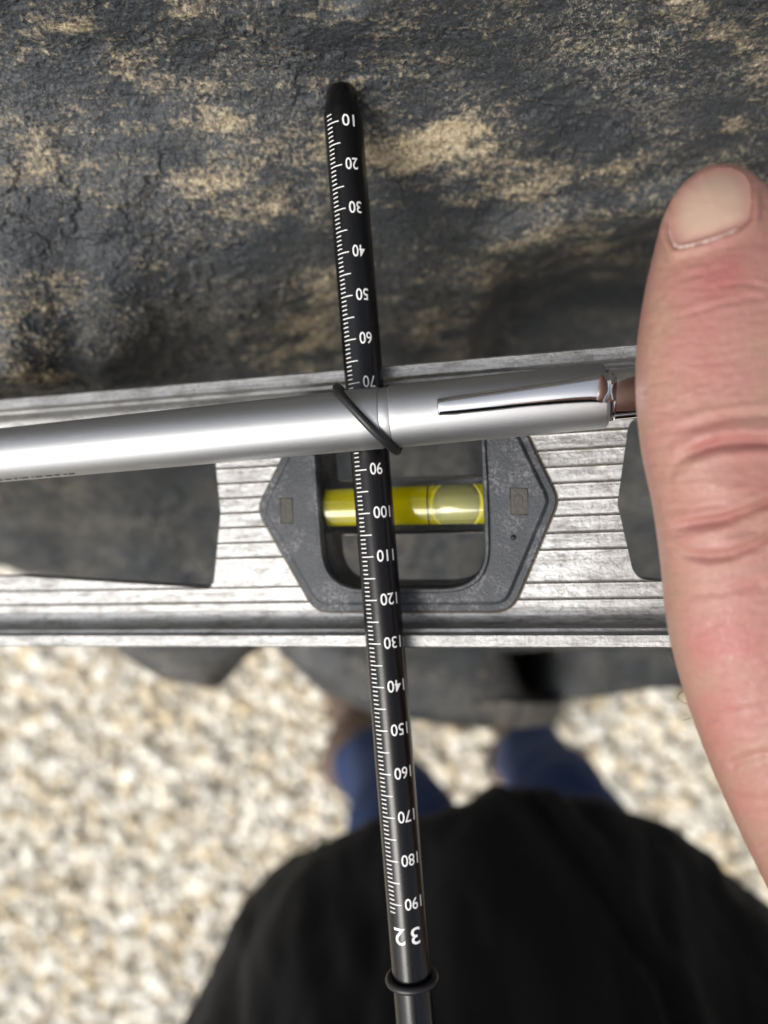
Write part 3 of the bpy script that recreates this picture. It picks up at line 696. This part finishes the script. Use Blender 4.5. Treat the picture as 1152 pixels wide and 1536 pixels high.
# clip: a tapering, crowned strip standing off the barrel, rooted in a collar
zc = PR + .0011
def ppl(px, py, z):
    o = PINV @ Vector((0, 0, H)); d = PINV.to_3x3() @ (at(px, py, 1) - Vector((0, 0, H))); t = (z - o.z) / d.z; q = o + d * t; return q
cs_ = [(656, 598, 622, .0004), (662, 597, 622.5, .0009), (690, 592.5, 620.5, .0012), (740, 585.5, 615.5, .0015), (790, 578, 610.5, .0018), (840, 570.5, 606.5, .0021), (880, 564, 604, .0022), (900, 560.5, 604, .0021), (909, 559, 604, .0014), (917, 559, 603, .0002), (924, 560, 601, -.0018)]
cs_ = spline(cs_, 46)
def strip(rows, thick):
    V = []; m = 13
    for px, pt, pb, zo in rows:
        q0 = ppl(px, pt, PR + .0008 + zo); q1 = ppl(px, pb, PR + .0008 + zo)
        for k in range(m):
            t = k / (m - 1); q = q0.lerp(q1, t); e = 2 * t - 1; q.z += thick * (1 - abs(e) ** 2.6) ; V.append(q)
        for k in range(m):
            t = 1 - k / (m - 1); q = q0.lerp(q1, t); q.z -= .0006; V.append(q)
    Fc = grid_faces(len(rows), 2 * m, True); Fc.append(tuple(range(2 * m))); Fc.append(tuple(range((len(rows) - 1) * 2 * m, len(rows) * 2 * m)))
    return V, Fc
V, Fc = strip(cs_, .0011); bm = bmesh.new(); bv = [bm.verts.new(v) for v in V]
for f in Fc: bm.faces.new([bv[i] for i in f])
bm_obj('clip', bm, CHROME, pen, True, 50)
q = ppl(682, 613, PR); bm = bmesh.new(); bmesh.ops.create_uvsphere(bm, u_segments=20, v_segments=12, radius=1, matrix=Matrix.Translation((q.x, q.y, PR + .0005)) @ Matrix.Diagonal((.0035, .0014, .0012, 1))); bm_obj('clip_ball', bm, CHROME, pen)
# collar of the clip round the push button
V, Fc = lathe_x([(xe + .0008, .0040), (xe + .0009, .0052), (xe + .0012, .0057), (xn - .0004, .0057), (xn - .0002, .0053), (xn - .0001, .004)]); mesh_obj('clip_collar', V, Fc, CHROME, pen, True, 35)
# worn dark print low on the barrel, only its upper strokes show
V, Fc = [], []
xx = [(4, 9), (12, 22), (26, 31), (34, 36), (38, 47), (52, 55), (58, 68), (72, 82), (86, 94), (99, 104), (107, 116)]
for i, (x0, x1) in enumerate(xx):
    for (sa, sb) in ((rad(-101), rad(-97.2)), (rad(-97.2), rad(-94))):
        X0, X1 = pX(x0), pX(x1); sh = .0003 * (1 if i % 2 else -.4); b0 = len(V)
        def rl(x): return np.interp(x, [p[0] for p in low], [p[1] for p in low]) + .00005
        for x, a in ((X0 + (sh if sa < rad(-99) else 0), sa), (X1 + (sh if sa < rad(-99) else 0), sa), (X1, sb), (X0, sb)):
            a = a + rad(25.5); r = rl(x); V.append((x, r * math.sin(a), r * math.cos(a)))
        Fc.append((b0, b0 + 1, b0 + 2, b0 + 3))
mesh_obj('print', V, Fc, GRIME, barrel)

# ------------------------------------------------------------------ rubber rings
def ring_over():
    """loop: diagonal strand over the pen, behind the rod and back"""
    r = .00095; pts = []
    xa, xb_ = pX(512), pX(590); R_ = PR + r * .8
    for t in np.linspace(-100, 100, 30):          # over the pen from the tyre side to the near side
        k = .5 + .5 * math.sin(rad(t)) / math.sin(rad(100)) - .05 * math.cos(rad(t)); x = xa + (xb_ - xa) * k; a = rad(-t)
        pts.append(Vector((x, R_ * math.sin(a), R_ * math.cos(a))))
    # down the near side, under the rod from right to left, and up the tyre side
    zb = -PR - 2 * RR - r * .8
    q = [(xb_ + .0002, -PR * .80, -.006), (xb_ - .0006, -PR * .55, -.0105), (xb_ - .0030, -PR * .30, zb + .0012), (0.001, 0, zb), (xa + .0030, PR * .30, zb + .0012), (xa + .0006, PR * .55, -.0105), (xa - .0002, PR * .80, -.006)]
    mid = spline([tuple(pts[-1])] + q + [tuple(pts[0])], 36)[1:-1]
    P = [PM @ p for p in pts] + [PM @ Vector(m) for m in mid]
    c = sum(P, Vector()) / len(P); V, Fc = closed_tube([p - c for p in P], r, 14)
    o = mesh_obj('rubber_ring', V, Fc, RING); o.location = c
    tag(o, 'black rubber ring stretched diagonally over the silver pen to bind it to the rod', 'rubber ring')
ring_over()
ty = (1467 - 132) / (1504 - 132) * (ra - rb).length
c = RM @ Vector((0, -ty, 0)); R_ = RR + .0007
ringp = [RM.to_3x3() @ Vector((math.sin(t) * (R_ + .0001), .0003 * math.cos(t), math.cos(t) * R_)) for t in np.linspace(0, 2 * math.pi, 56, endpoint=False)]
V, Fc = closed_tube(ringp, .00092, 14); o = mesh_obj('rubber_ring', V, Fc, RING); o.location = c
tag(o, 'small black rubber ring sitting round the rod just past the number 32', 'rubber ring')

# ------------------------------------------------------------------ person
person = empty('person', Matrix.Translation((.08, -.42, 0)))
tag(person, 'person in black jacket and blue jeans pressing the pen down with a thumb', 'person')
OFF = Vector((.08, -.42, 0))
def pmesh(name, V, Fc, mat, parent=person, **kw):
    V = [Vector(v) - OFF for v in V]; return mesh_obj(name, V, Fc, mat, parent, **kw)
def rings_mesh(rows, seg=72, n=70, exp=2.3):
    A = spline(rows, n); V = []
    for d, cx, cy, rx_, ry_ in A:
        for k in range(seg):
            a = 2 * math.pi * k / seg; c, s = math.cos(a), math.sin(a)
            V.append((cx + rx_ * math.copysign(abs(c) ** (2 / exp), c), cy + ry_ * math.copysign(abs(s) ** (2 / exp), s), H - d))
    Fc = grid_faces(n, seg, True); Fc.append(tuple(range(seg))); Fc.append(tuple(range((n - 1) * seg, n * seg))); return V, Fc
J = [(.66, .09, -.42, .19, .15), (.65, .09, -.42, .205, .163), (.60, .088, -.41, .228, .182), (.54, .083, -.408, .228, .208), (.49, .088, -.405, .230, .224), (.43, .088, -.415, .228, .212), (.33, .08, -.44, .238, .19), (.2, .08, -.46, .24, .17), (.08, .08, -.475, .235, .15), (.0, .08, -.485, .205, .125), (-.05, .08, -.49, .12, .095), (-.08, .08, -.49, .075, .07)]
V, Fc = rings_mesh(J, 300, 160, 2.12); V = np.array(V)
# cloth folds and the raised placket of the zip
ang = np.arctan2(V[:, 1] + .41, V[:, 0] - .08); fold = fbm(np.stack([ang * 4, V[:, 2] * 7, V[:, 0] * 0], 1), 4, 3) - .5
rdir = np.stack([np.cos(ang), np.sin(ang), 0 * ang], 1)
V = V + rdir * (fold * .045 - .008)[:, None]
zipx = np.clip(.078 + (V[:, 2] - .90) * .45, .06, .13); front = V[:, 1] > -.40
V = V + rdir * (np.where(front, .0035 * np.exp(-((V[:, 0] - zipx) / .006) ** 2) - .004 * np.exp(-((V[:, 0] - zipx - .013) / .006) ** 2) + .004 * np.exp(-((V[:, 0] - zipx - .026) / .007) ** 2), 0))[:, None]
jacket = pmesh('jacket', V, Fc, JACK)
def ptube(name, pts, rr, mat, parent=person, n=40, seg=28, crinkle=0.0, flat=None):
    A = spline([(*p, r) for p, r in zip(pts, rr)], n); V, Fc = tube([a[:3] for a in A], [a[3] for a in A], seg, flat=flat)
    if crinkle:
        Vn = np.array(V); Vn = Vn + (np.stack([fbm(Vn * 18, 4, s) for s in (1, 2, 3)], 1) - .5) * crinkle; V = Vn
    return pmesh(name, V, Fc, mat, parent)
# right sleeve reaches to the hand, left sleeve hangs
ptube('sleeve', [W(.29, -.48, .03), W(.35, -.50, .16), W(.375, -.46, .34), W(.36, -.38, .42), W(.30, -.28, .345), W(.235, -.205, .275)], [.075, .075, .065, .062, .050, .040], JACK, crinkle=.02)
ptube('sleeve', [W(-.13, -.50, .03), W(-.20, -.56, .16), W(-.23, -.60, .34), W(-.22, -.58, .50), W(-.20, -.54, .62)], [.075, .072, .062, .055, .042], JACK, crinkle=.02)
jeans = ptube('jeans', [W(.075, -.45, .60), W(.035, -.44, .68), W(.030, -.405, .80), W(.022, -.378, .92), W(.000, -.385, 1.06), W(-.025, -.40, 1.20)], [.09, .088, .078, .062, .054, .056], JEAN, crinkle=.03)
ptube('jeans', [W(.115, -.45, .60), W(.165, -.44, .68), W(.200, -.405, .78), W(.225, -.375, .92), W(.235, -.38, 1.06), W(.24, -.40, 1.22)], [.09, .088, .080, .066, .056, .056], JEAN, crinkle=.03)
def boot(x, y, rz):
    c, s = math.cos(rz), math.sin(rz); R2 = lambda a, b: (x + a * c - b * s, y + a * s + b * c)
    V, Fc = [], []
    sh = [(-.10, .030, .05), (-.06, .036, .085), (-.01, .040, .12), (.05, .042, .10), (.10, .046, .07), (.15, .046, .055), (.19, .036, .045), (.21, .012, .03)]
    A = spline(sh, 30); seg = 24
    for f, hw, ht in A:
        for k in range(seg):
            a = 2 * math.pi * k / seg; X_, Y_ = R2(hw * math.cos(a), f); V.append((X_, Y_, .022 + max(0, .5 + .5 * math.sin(a)) * ht))
    Fc = grid_faces(30, seg, True); Fc.append(tuple(range(seg))); Fc.append(tuple(range(29 * seg, 30 * seg)))
    b = pmesh('boot', V, Fc, BOOT)
    ol = [R2(px_, py_) for px_, py_ in round_poly([(-.038, -.105), (.038, -.105), (.050, .10), (.03, .215), (-.03, .215), (-.050, .10)], .03, 5)]
    Vs, Fs = prism(ol, .002, .026); pmesh('sole', Vs, Fs, SOLE, b, angle=40)
    V, Fc = tube([(x, y, .07), (x, y - .005, .13), (x, y - .01, .215)], [.046, .052, .056], 24); pmesh('boot_shaft', V, Fc, BOOT, b)
boot(-.045, -.39, .25); boot(.245, -.39, -.2)
# head above the camera, bowed
hd = bmesh.new(); bmesh.ops.create_uvsphere(hd, u_segments=32, v_segments=24, radius=1)
for v in hd.verts:
    x, y, z = v.co; jaw = 1 - .28 * max(0, -z) ** 1.5; v.co = (x * .076 * jaw, y * .095 * (jaw if y < 0 else 1), z * .118)
    if y > .8 and abs(x) < .25 and -.35 < z < .12: v.co.y += .018 * (1 - abs(x) / .25)
    v.co = Matrix.Rotation(rad(-38), 3, 'X') @ v.co
    v.co += Vector((.08, -.455, H + .21)) - OFF
head = bm_obj('head', hd, SKIN, person)
for sx in (-1, 1):
    e = bmesh.new(); bmesh.ops.create_uvsphere(e, u_segments=10, v_segments=8, radius=.011, matrix=Matrix.Translation(Vector((.08 + sx * .032, -.385, H + .155)) - OFF)); bm_obj('eye', e, BLACK, head)
    e = bmesh.new(); bmesh.ops.create_uvsphere(e, u_segments=12, v_segments=10, radius=1, matrix=Matrix.Translation(Vector((.08 + sx * .078, -.455, H + .20)) - OFF) @ Matrix.Diagonal((.008, .02, .03, 1))); bm_obj('ear', e, SKIN, head)
e = bmesh.new(); bmesh.ops.create_uvsphere(e, u_segments=28, v_segments=18, radius=1)
for v in e.verts: v.co = Vector((v.co.x * .081, v.co.y * .098, v.co.z * .10)) + Vector((.08, -.475, H + .245)) - OFF
bm_obj('hair', e, HAIR, head)
V, Fc = tube([W(.08, -.49, -.03), W(.08, -.475, -.10), W(.08, -.465, -.16)], [.062, .058, .06], 24); pmesh('neck', V, Fc, SKIN, head)

# right hand: thumb on the pen, fingers closed under the level
def hand():
    #        cx    cy   halfw depth
    ctl = [(1760, 1660, 300, .1930), (1620, 1540, 290, .1730), (1490, 1420, 255, .1560), (1365, 1290, 212, .1450), (1260, 1160, 172, .1380), (1188, 1035, 150, .1340), (1148, 920, 141, .1320),
           (1128, 820, 132, .1310), (1114, 735, 130, .1305), (1104, 660, 134, .1305), (1098, 580, 134.5, .1308), (1092, 500, 126, .1310), (1087, 425, 109, .1318), (1085, 365, 93, .1330), (1084, 320, 80, .1342), (1085, 292, 66, .1352), (1086, 272, 50, .1360), (1087, 258, 33, .1367), (1087, 250, 16, .1371), (1087, 247, 1.0, .1373)]
    n = 620; m = 220
    # spline resampled evenly by arc length
    A = spline(ctl, 2400); L = np.concatenate([[0], np.cumsum(np.hypot(*np.diff(A[:, :2], axis=0).T))])
    q = np.linspace(0, L[-1], n); A = np.stack([np.interp(q, L, A[:, k]) for k in range(4)], 1)
    C = np.stack([(A[:, 0] - 576) / F * A[:, 3], (768 - A[:, 1]) / F * A[:, 3], H - A[:, 3]], 1)
    Tn = np.gradient(C, axis=0); 
    kern = np.hanning(61); kern /= kern.sum(); Tn = np.stack([np.convolve(np.pad(Tn[:, k], 30, mode='edge'), kern, 'valid') for k in range(3)], 1)
    Tn[:, 2] *= .3; Tn /= np.linalg.norm(Tn, axis=1, keepdims=True)
    Z = np.array([0, 0, 1.0]) - Tn * Tn[:, 2:3]; Z /= np.linalg.norm(Z, axis=1, keepdims=True); Sd = np.cross(Tn, Z)
    hw = A[:, 2] / F * A[:, 3]
    s = np.arange(n) / (n - 1)
    bt = hw * np.interp(A[:, 1], [247, 300, 420, 600, 740, 900, 1200, 1700], [.55, .60, .66, .68, .72, .68, .66, .62])
    bb = hw * np.interp(A[:, 1], [247, 300, 420, 600, 740, 900, 1200, 1700], [.9, 1.0, 1.0, .93, .85, .88, .85, .75])
    th = np.linspace(0, 2 * math.pi, m, endpoint=False); c_, s_ = np.cos(th), np.sin(th)
    ce = np.sign(c_) * np.abs(c_) ** .92; se = np.sign(s_) * np.abs(s_) ** .92
    hz = np.where(s_[None] > 0, bt[:, None], bb[:, None]) * se[None]
    roll = np.interp(A[:, 1], [247, 450, 740, 1000], [-.20, -.10, 0, 0])[:, None]
    ax = hw[:, None] * ce[None]; X2 = ax * np.cos(roll) - hz * np.sin(roll); Z2 = ax * np.sin(roll) + hz * np.cos(roll)
    X2 = ax; Z2 = hz + ax * np.tan(-roll) * .8
    P = C[:, None] + Sd[:, None] * X2[..., None] + Z[:, None] * Z2[..., None]
    du = np.gradient(P, axis=0); dv = np.roll(P, -1, 1) - np.roll(P, 1, 1); N = np.cross(du, dv); N /= np.linalg.norm(N, axis=-1, keepdims=True) + 1e-12
    out = P - C[:, None]
    if (N * out).sum() < 0: N = -N
    V = P.reshape(-1, 3); N = N.reshape(-1, 3)
    px = 576 + V[:, 0] / (H - V[:, 2]) * F; py = 768 - V[:, 1] / (H - V[:, 2]) * F
    topm = sstep(-.15, .25, N[:, 2])
    def pdist(poly, closed=False):
        B = np.array(poly, float); B = np.vstack([B, B[:1]]) if closed else B; best = np.full(len(px), 1e9)
        for a, b in zip(B[:-1], B[1:]):
            e = b - a; t = np.clip(((px - a[0]) * e[0] + (py - a[1]) * e[1]) / (e @ e), 0, 1)
            best = np.minimum(best, np.hypot(px - a[0] - t * e[0], py - a[1] - t * e[1]))
        return best
    disp = np.zeros(len(V)); red = np.zeros(len(V))
    for poly, w_, dep, sh in [
        ([(1003, 706), (1010, 696), (1025, 685), (1056, 672), (1082, 665), (1115, 662), (1152, 663), (1230, 690)], 6, .0011, 17),
        ([(1002, 789), (1022, 788.5), (1043, 786), (1082, 780), (1121, 767), (1152, 754), (1230, 715)], 5, .0010, 15),
        ([(1012, 821), (1022, 828), (1035, 832), (1061, 836), (1095, 832), (1129, 819), (1152, 806), (1230, 770)], 5.5, .0009, 14),
        ([(1004, 655), (1030, 642), (1056, 634), (1095, 626), (1152, 623), (1220, 630)], 6, .0003, 14),
        ([(1000, 480), (1040, 468), (1085, 455), (1140, 446)], 4, .00016, 8), ([(995, 432), (1022, 418), (1050, 410)], 4, .00014, 8),
        ([(1085, 428), (1120, 424), (1150, 432)], 4, .00014, 8), ([(1010, 880), (1040, 890), (1080, 888), (1140, 875)], 6, .00022, 12),
        ([(1020, 960), (1060, 945), (1085, 930)], 4, .00014, 8), ([(1100, 1146), (1125, 1136), (1152, 1130), (1210, 1118)], 5, .0004, 12),
        ([(1060, 1080), (1100, 1065), (1150, 1060)], 4, .00015, 8), ([(1085, 1192), (1130, 1200), (1180, 1195)], 5, .0002, 10)]:
        dd = pdist(poly); dep = dep * 1.0 * sstep(996, 1060, px); w_ *= 1.2; disp += -dep * np.exp(-(dd / w_) ** 2) + dep * .40 * np.exp(-((dd - sh) / (sh * .55)) ** 2)
        red += dep / .0011 * .35 * np.exp(-(dd / (w_ * 1.5)) ** 2)
    # many fine cross wrinkles over the back of the joint
    wn = fbm(np.stack([px / 46, py / 7.5 + px / 60, py * 0], 1), 4, 201) - .5
    disp += wn * .00042 * (np.exp(-((py - 740) / 120) ** 2) + .45)
    disp += (fbm(np.stack([px / 9, py / 6, py * 0], 1), 4, 221) - .5) * .00022
    disp += .0010 * np.exp(-(((px - 1085) / 75) ** 2 + ((py - 725) / 42) ** 2)) + .0006 * np.exp(-(((px - 1075) / 60) ** 2 + ((py - 808) / 16) ** 2))
    # nail bed: sunk plate with raised folds beside and behind it
    NP = [(1005, 304), (1002, 330), (1005, 354), (1014, 373), (1042, 367), (1076, 356), (1108, 343), (1124, 330), (1127, 300), (1125, 276), (1116, 260), (1096, 251), (1076, 251), (1050, 262), (1022, 282)]
    npd = pdist(NP, True)
    ins = np.zeros(len(px), bool); B = np.array(NP, float); j = len(B) - 1
    for i in range(len(B)):
        cnd = ((B[i, 1] > py) != (B[j, 1] > py)) & (px < (B[j, 0] - B[i, 0]) * (py - B[i, 1]) / (B[j, 1] - B[i, 1] + 1e-12) + B[i, 0]); ins ^= cnd; j = i
    sgn = np.where(ins, -npd, npd); tipf = sstep(275, 320, py)
    disp += -.0005 * sstep(2, -5, sgn) + tipf * .00075 * np.exp(-((sgn - 8) / 7) ** 2)
    V = V + N * (disp * topm)[:, None]
    red += .62 * np.exp(-(((px - 1085) / 60) ** 2 + ((py - 415) / 50) ** 2)) + .45 * np.exp(-(((px - 1095) / 80) ** 2 + ((py - 720) / 70) ** 2)) + .6 * np.exp(-(((px - 1100) / 110) ** 2 + ((py - 1000) / 110) ** 2)) + .25 * np.exp(-(((px - 1060) / 60) ** 2 + ((py - 560) / 80) ** 2))
    red += 1.6 * (fbm(np.stack([px / 70, py / 60, py * 0], 1), 4, 241) - .5) + .10
    red -= .35 * sstep(40, 5, px - (A[:, 0] - A[:, 2]).repeat(m)) 
    Fc = grid_faces(n, m, True); Fc.append(tuple(range(m))); Fc.append(tuple(range((n - 1) * m, n * m)))
    # palm and curled fingers, grown as one remeshed surface out of tapered limbs
    bm = bmesh.new()
    def limb(pts, rr, flat=None, k=26):
        Q = spline([(*p, r) for p, r in zip(pts, rr)], k); v_, f_ = tube([a[:3] for a in Q], [a[3] for a in Q], 18, flat=flat)
        bv = [bm.verts.new(v) for v in v_]
        for f in f_: bm.faces.new([bv[i] for i in f])
        for e in (Q[0], Q[-1]): bmesh.ops.create_uvsphere(bm, u_segments=14, v_segments=10, radius=e[3], matrix=Matrix.Translation(Vector(e[:3])))
    wr = W(.220, -.185, .255)
    limb([wr, W(.20, -.15, .235), W(.182, -.115, .222)], [.031, .033, .036], .62)
    limb([W(.182, -.13, .222), W(.176, -.085, .212), W(.17, -.045, .207)], [.038, .042, .040], .40)
    limb([W(.185, -.135, .22), W(.165, -.105, .195), W(C[60][0] + .005, C[60][1], .172)], [.028, .026, .024])
    for i in range(4):                                     # fingers run under the level and fold up over its far rail
        bx = .142 + i * .0205; ln = (.92, 1.0, .95, .78)[i]; dz = .019 * (bx - .1) * 0
        dl = .1802 - bx * .235 + .024 + .0095
        limb([W(bx, -.052, .206), W(bx - .002, -.028, dl + .012), W(bx - .004, -.004 * ln, dl + .002), W(bx - .006, .022 * ln, dl), W(bx - .008, .040 * ln, dl - .004), W(bx - .009, .050 * ln, dl - .012)], [.0105, .0102, .0098, .0092, .0082, .0066])
    t = bm_obj('tmp', bm, SKIN); md = t.modifiers.new('r', 'REMESH'); md.mode = 'VOXEL'; md.voxel_size = .0019
    md2 = t.modifiers.new('s', 'SMOOTH'); md2.factor = .6; md2.iterations = 8
    em = evaluated(t); bpy.data.objects.remove(t)
    ev = np.empty(len(em.vertices) * 3); em.vertices.foreach_get('co', ev); ev = ev.reshape(-1, 3)
    b0 = len(V); Fc += [tuple(i + b0 for i in p.vertices) for p in em.polygons]; bpy.data.meshes.remove(em)
    Vall = np.vstack([V, ev]); redall = np.concatenate([red, np.full(len(ev), .35)])
    o = pmesh('hand', Vall.tolist(), Fc, SKIN)
    if len(o.data.vertices) == len(redall):
        a = o.data.attributes.new('red', 'FLOAT', 'POINT'); a.data.foreach_set('value', np.clip(redall, 0, 1.1).astype(np.float32))
    # nail: curved plate laid on the thumb's back
    me = o.data; bvh = BVHTree.FromPolygons(V.tolist(), Fc[:(n - 1) * m])
    R = round_poly([(p[0], -p[1]) for p in NP], 3, 3); R = np.array([(x, -y) for x, y in R]); cc = R.mean(0)
    rows = [0, .15, .3, .45, .6, .72, .82, .9, .96, 1.0]; NV = []; ED = []
    for r_ in rows:
        for p in R:
            q_ = cc + (p - cc) * r_; d_ = (at(q_[0], q_[1], 1) - Vector((0, 0, H))).normalized()
            hit = bvh.ray_cast(Vector((0, 0, H)), d_)[0]
            if hit is None: hit = Vector((0, 0, H)) + d_ * .133
            NV.append(hit + Vector((0, 0, .00035 + .0007 * (1 - r_ ** 3)))); ED.append(sstep(.62, 1.02, np.array(r_)) * .8)
    k = len(R); nf = grid_faces(len(rows), k, True)
    NV = np.array(NV)
    for it in range(2):                                     # soften the plate
        g_ = NV.reshape(len(rows), k, 3); g2 = g_.copy(); g2[1:-1] = (g_[:-2] + 2 * g_[1:-1] + g_[2:]) / 4; g2 = (np.roll(g2, 1, 1) + 2 * g2 + np.roll(g2, -1, 1)) / 4; NV = g2.reshape(-1, 3)
    rim = NV[-k:] + np.array([0, 0, -.0007]); NV = np.vstack([NV, rim]); ED += [1.0] * k
    nf = grid_faces(len(rows) + 1, k, True)
    nail = pmesh('nail', NV.tolist(), nf, NAIL, o)
    a = nail.data.attributes.new('edge', 'FLOAT', 'POINT'); a.data.foreach_set('value', np.array(ED, np.float32)[:len(nail.data.vertices)])
    def surf(x, y, up=0.0):
        d_ = (at(x, y, 1) - Vector((0, 0, H))).normalized(); hit = bvh.ray_cast(Vector((0, 0, H)), d_)[0]
        return (hit if hit is not None else Vector((0, 0, H)) + d_ * .13) + Vector((0, 0, up))
    cu = [surf(x, y, .0004) for x, y in spline([(1003, 345), (1006, 360), (1016, 371.5), (1042, 367.5), (1076, 357.5), (1104, 346)], 40)]
    Vt, Ft = tube(cu, [.00004 + .00024 * random.random() ** 2 for _ in cu], 8); pmesh('cuticle', Vt, Ft, CUT, o)
    # a few hairs standing off the thumb's base
    for pts in ([(1044, 1060), (1034, 1057), (1022, 1052), (1017, 1044), (1022, 1037), (1032, 1035)], [(1046, 1070), (1036, 1077), (1024, 1080)], [(1015, 1000), (1006, 990), (1002, 978)], [(1034, 1035), (1026, 1036), (1018, 1042), (1015, 1050)]):
        d0 = .142; Vt, Ft = tube([at(x, y, d0) for x, y in spline(pts, 24)], np.linspace(.00007, .00004, 24), 6); pmesh('hair', Vt, Ft, HAIR, o)
hand()
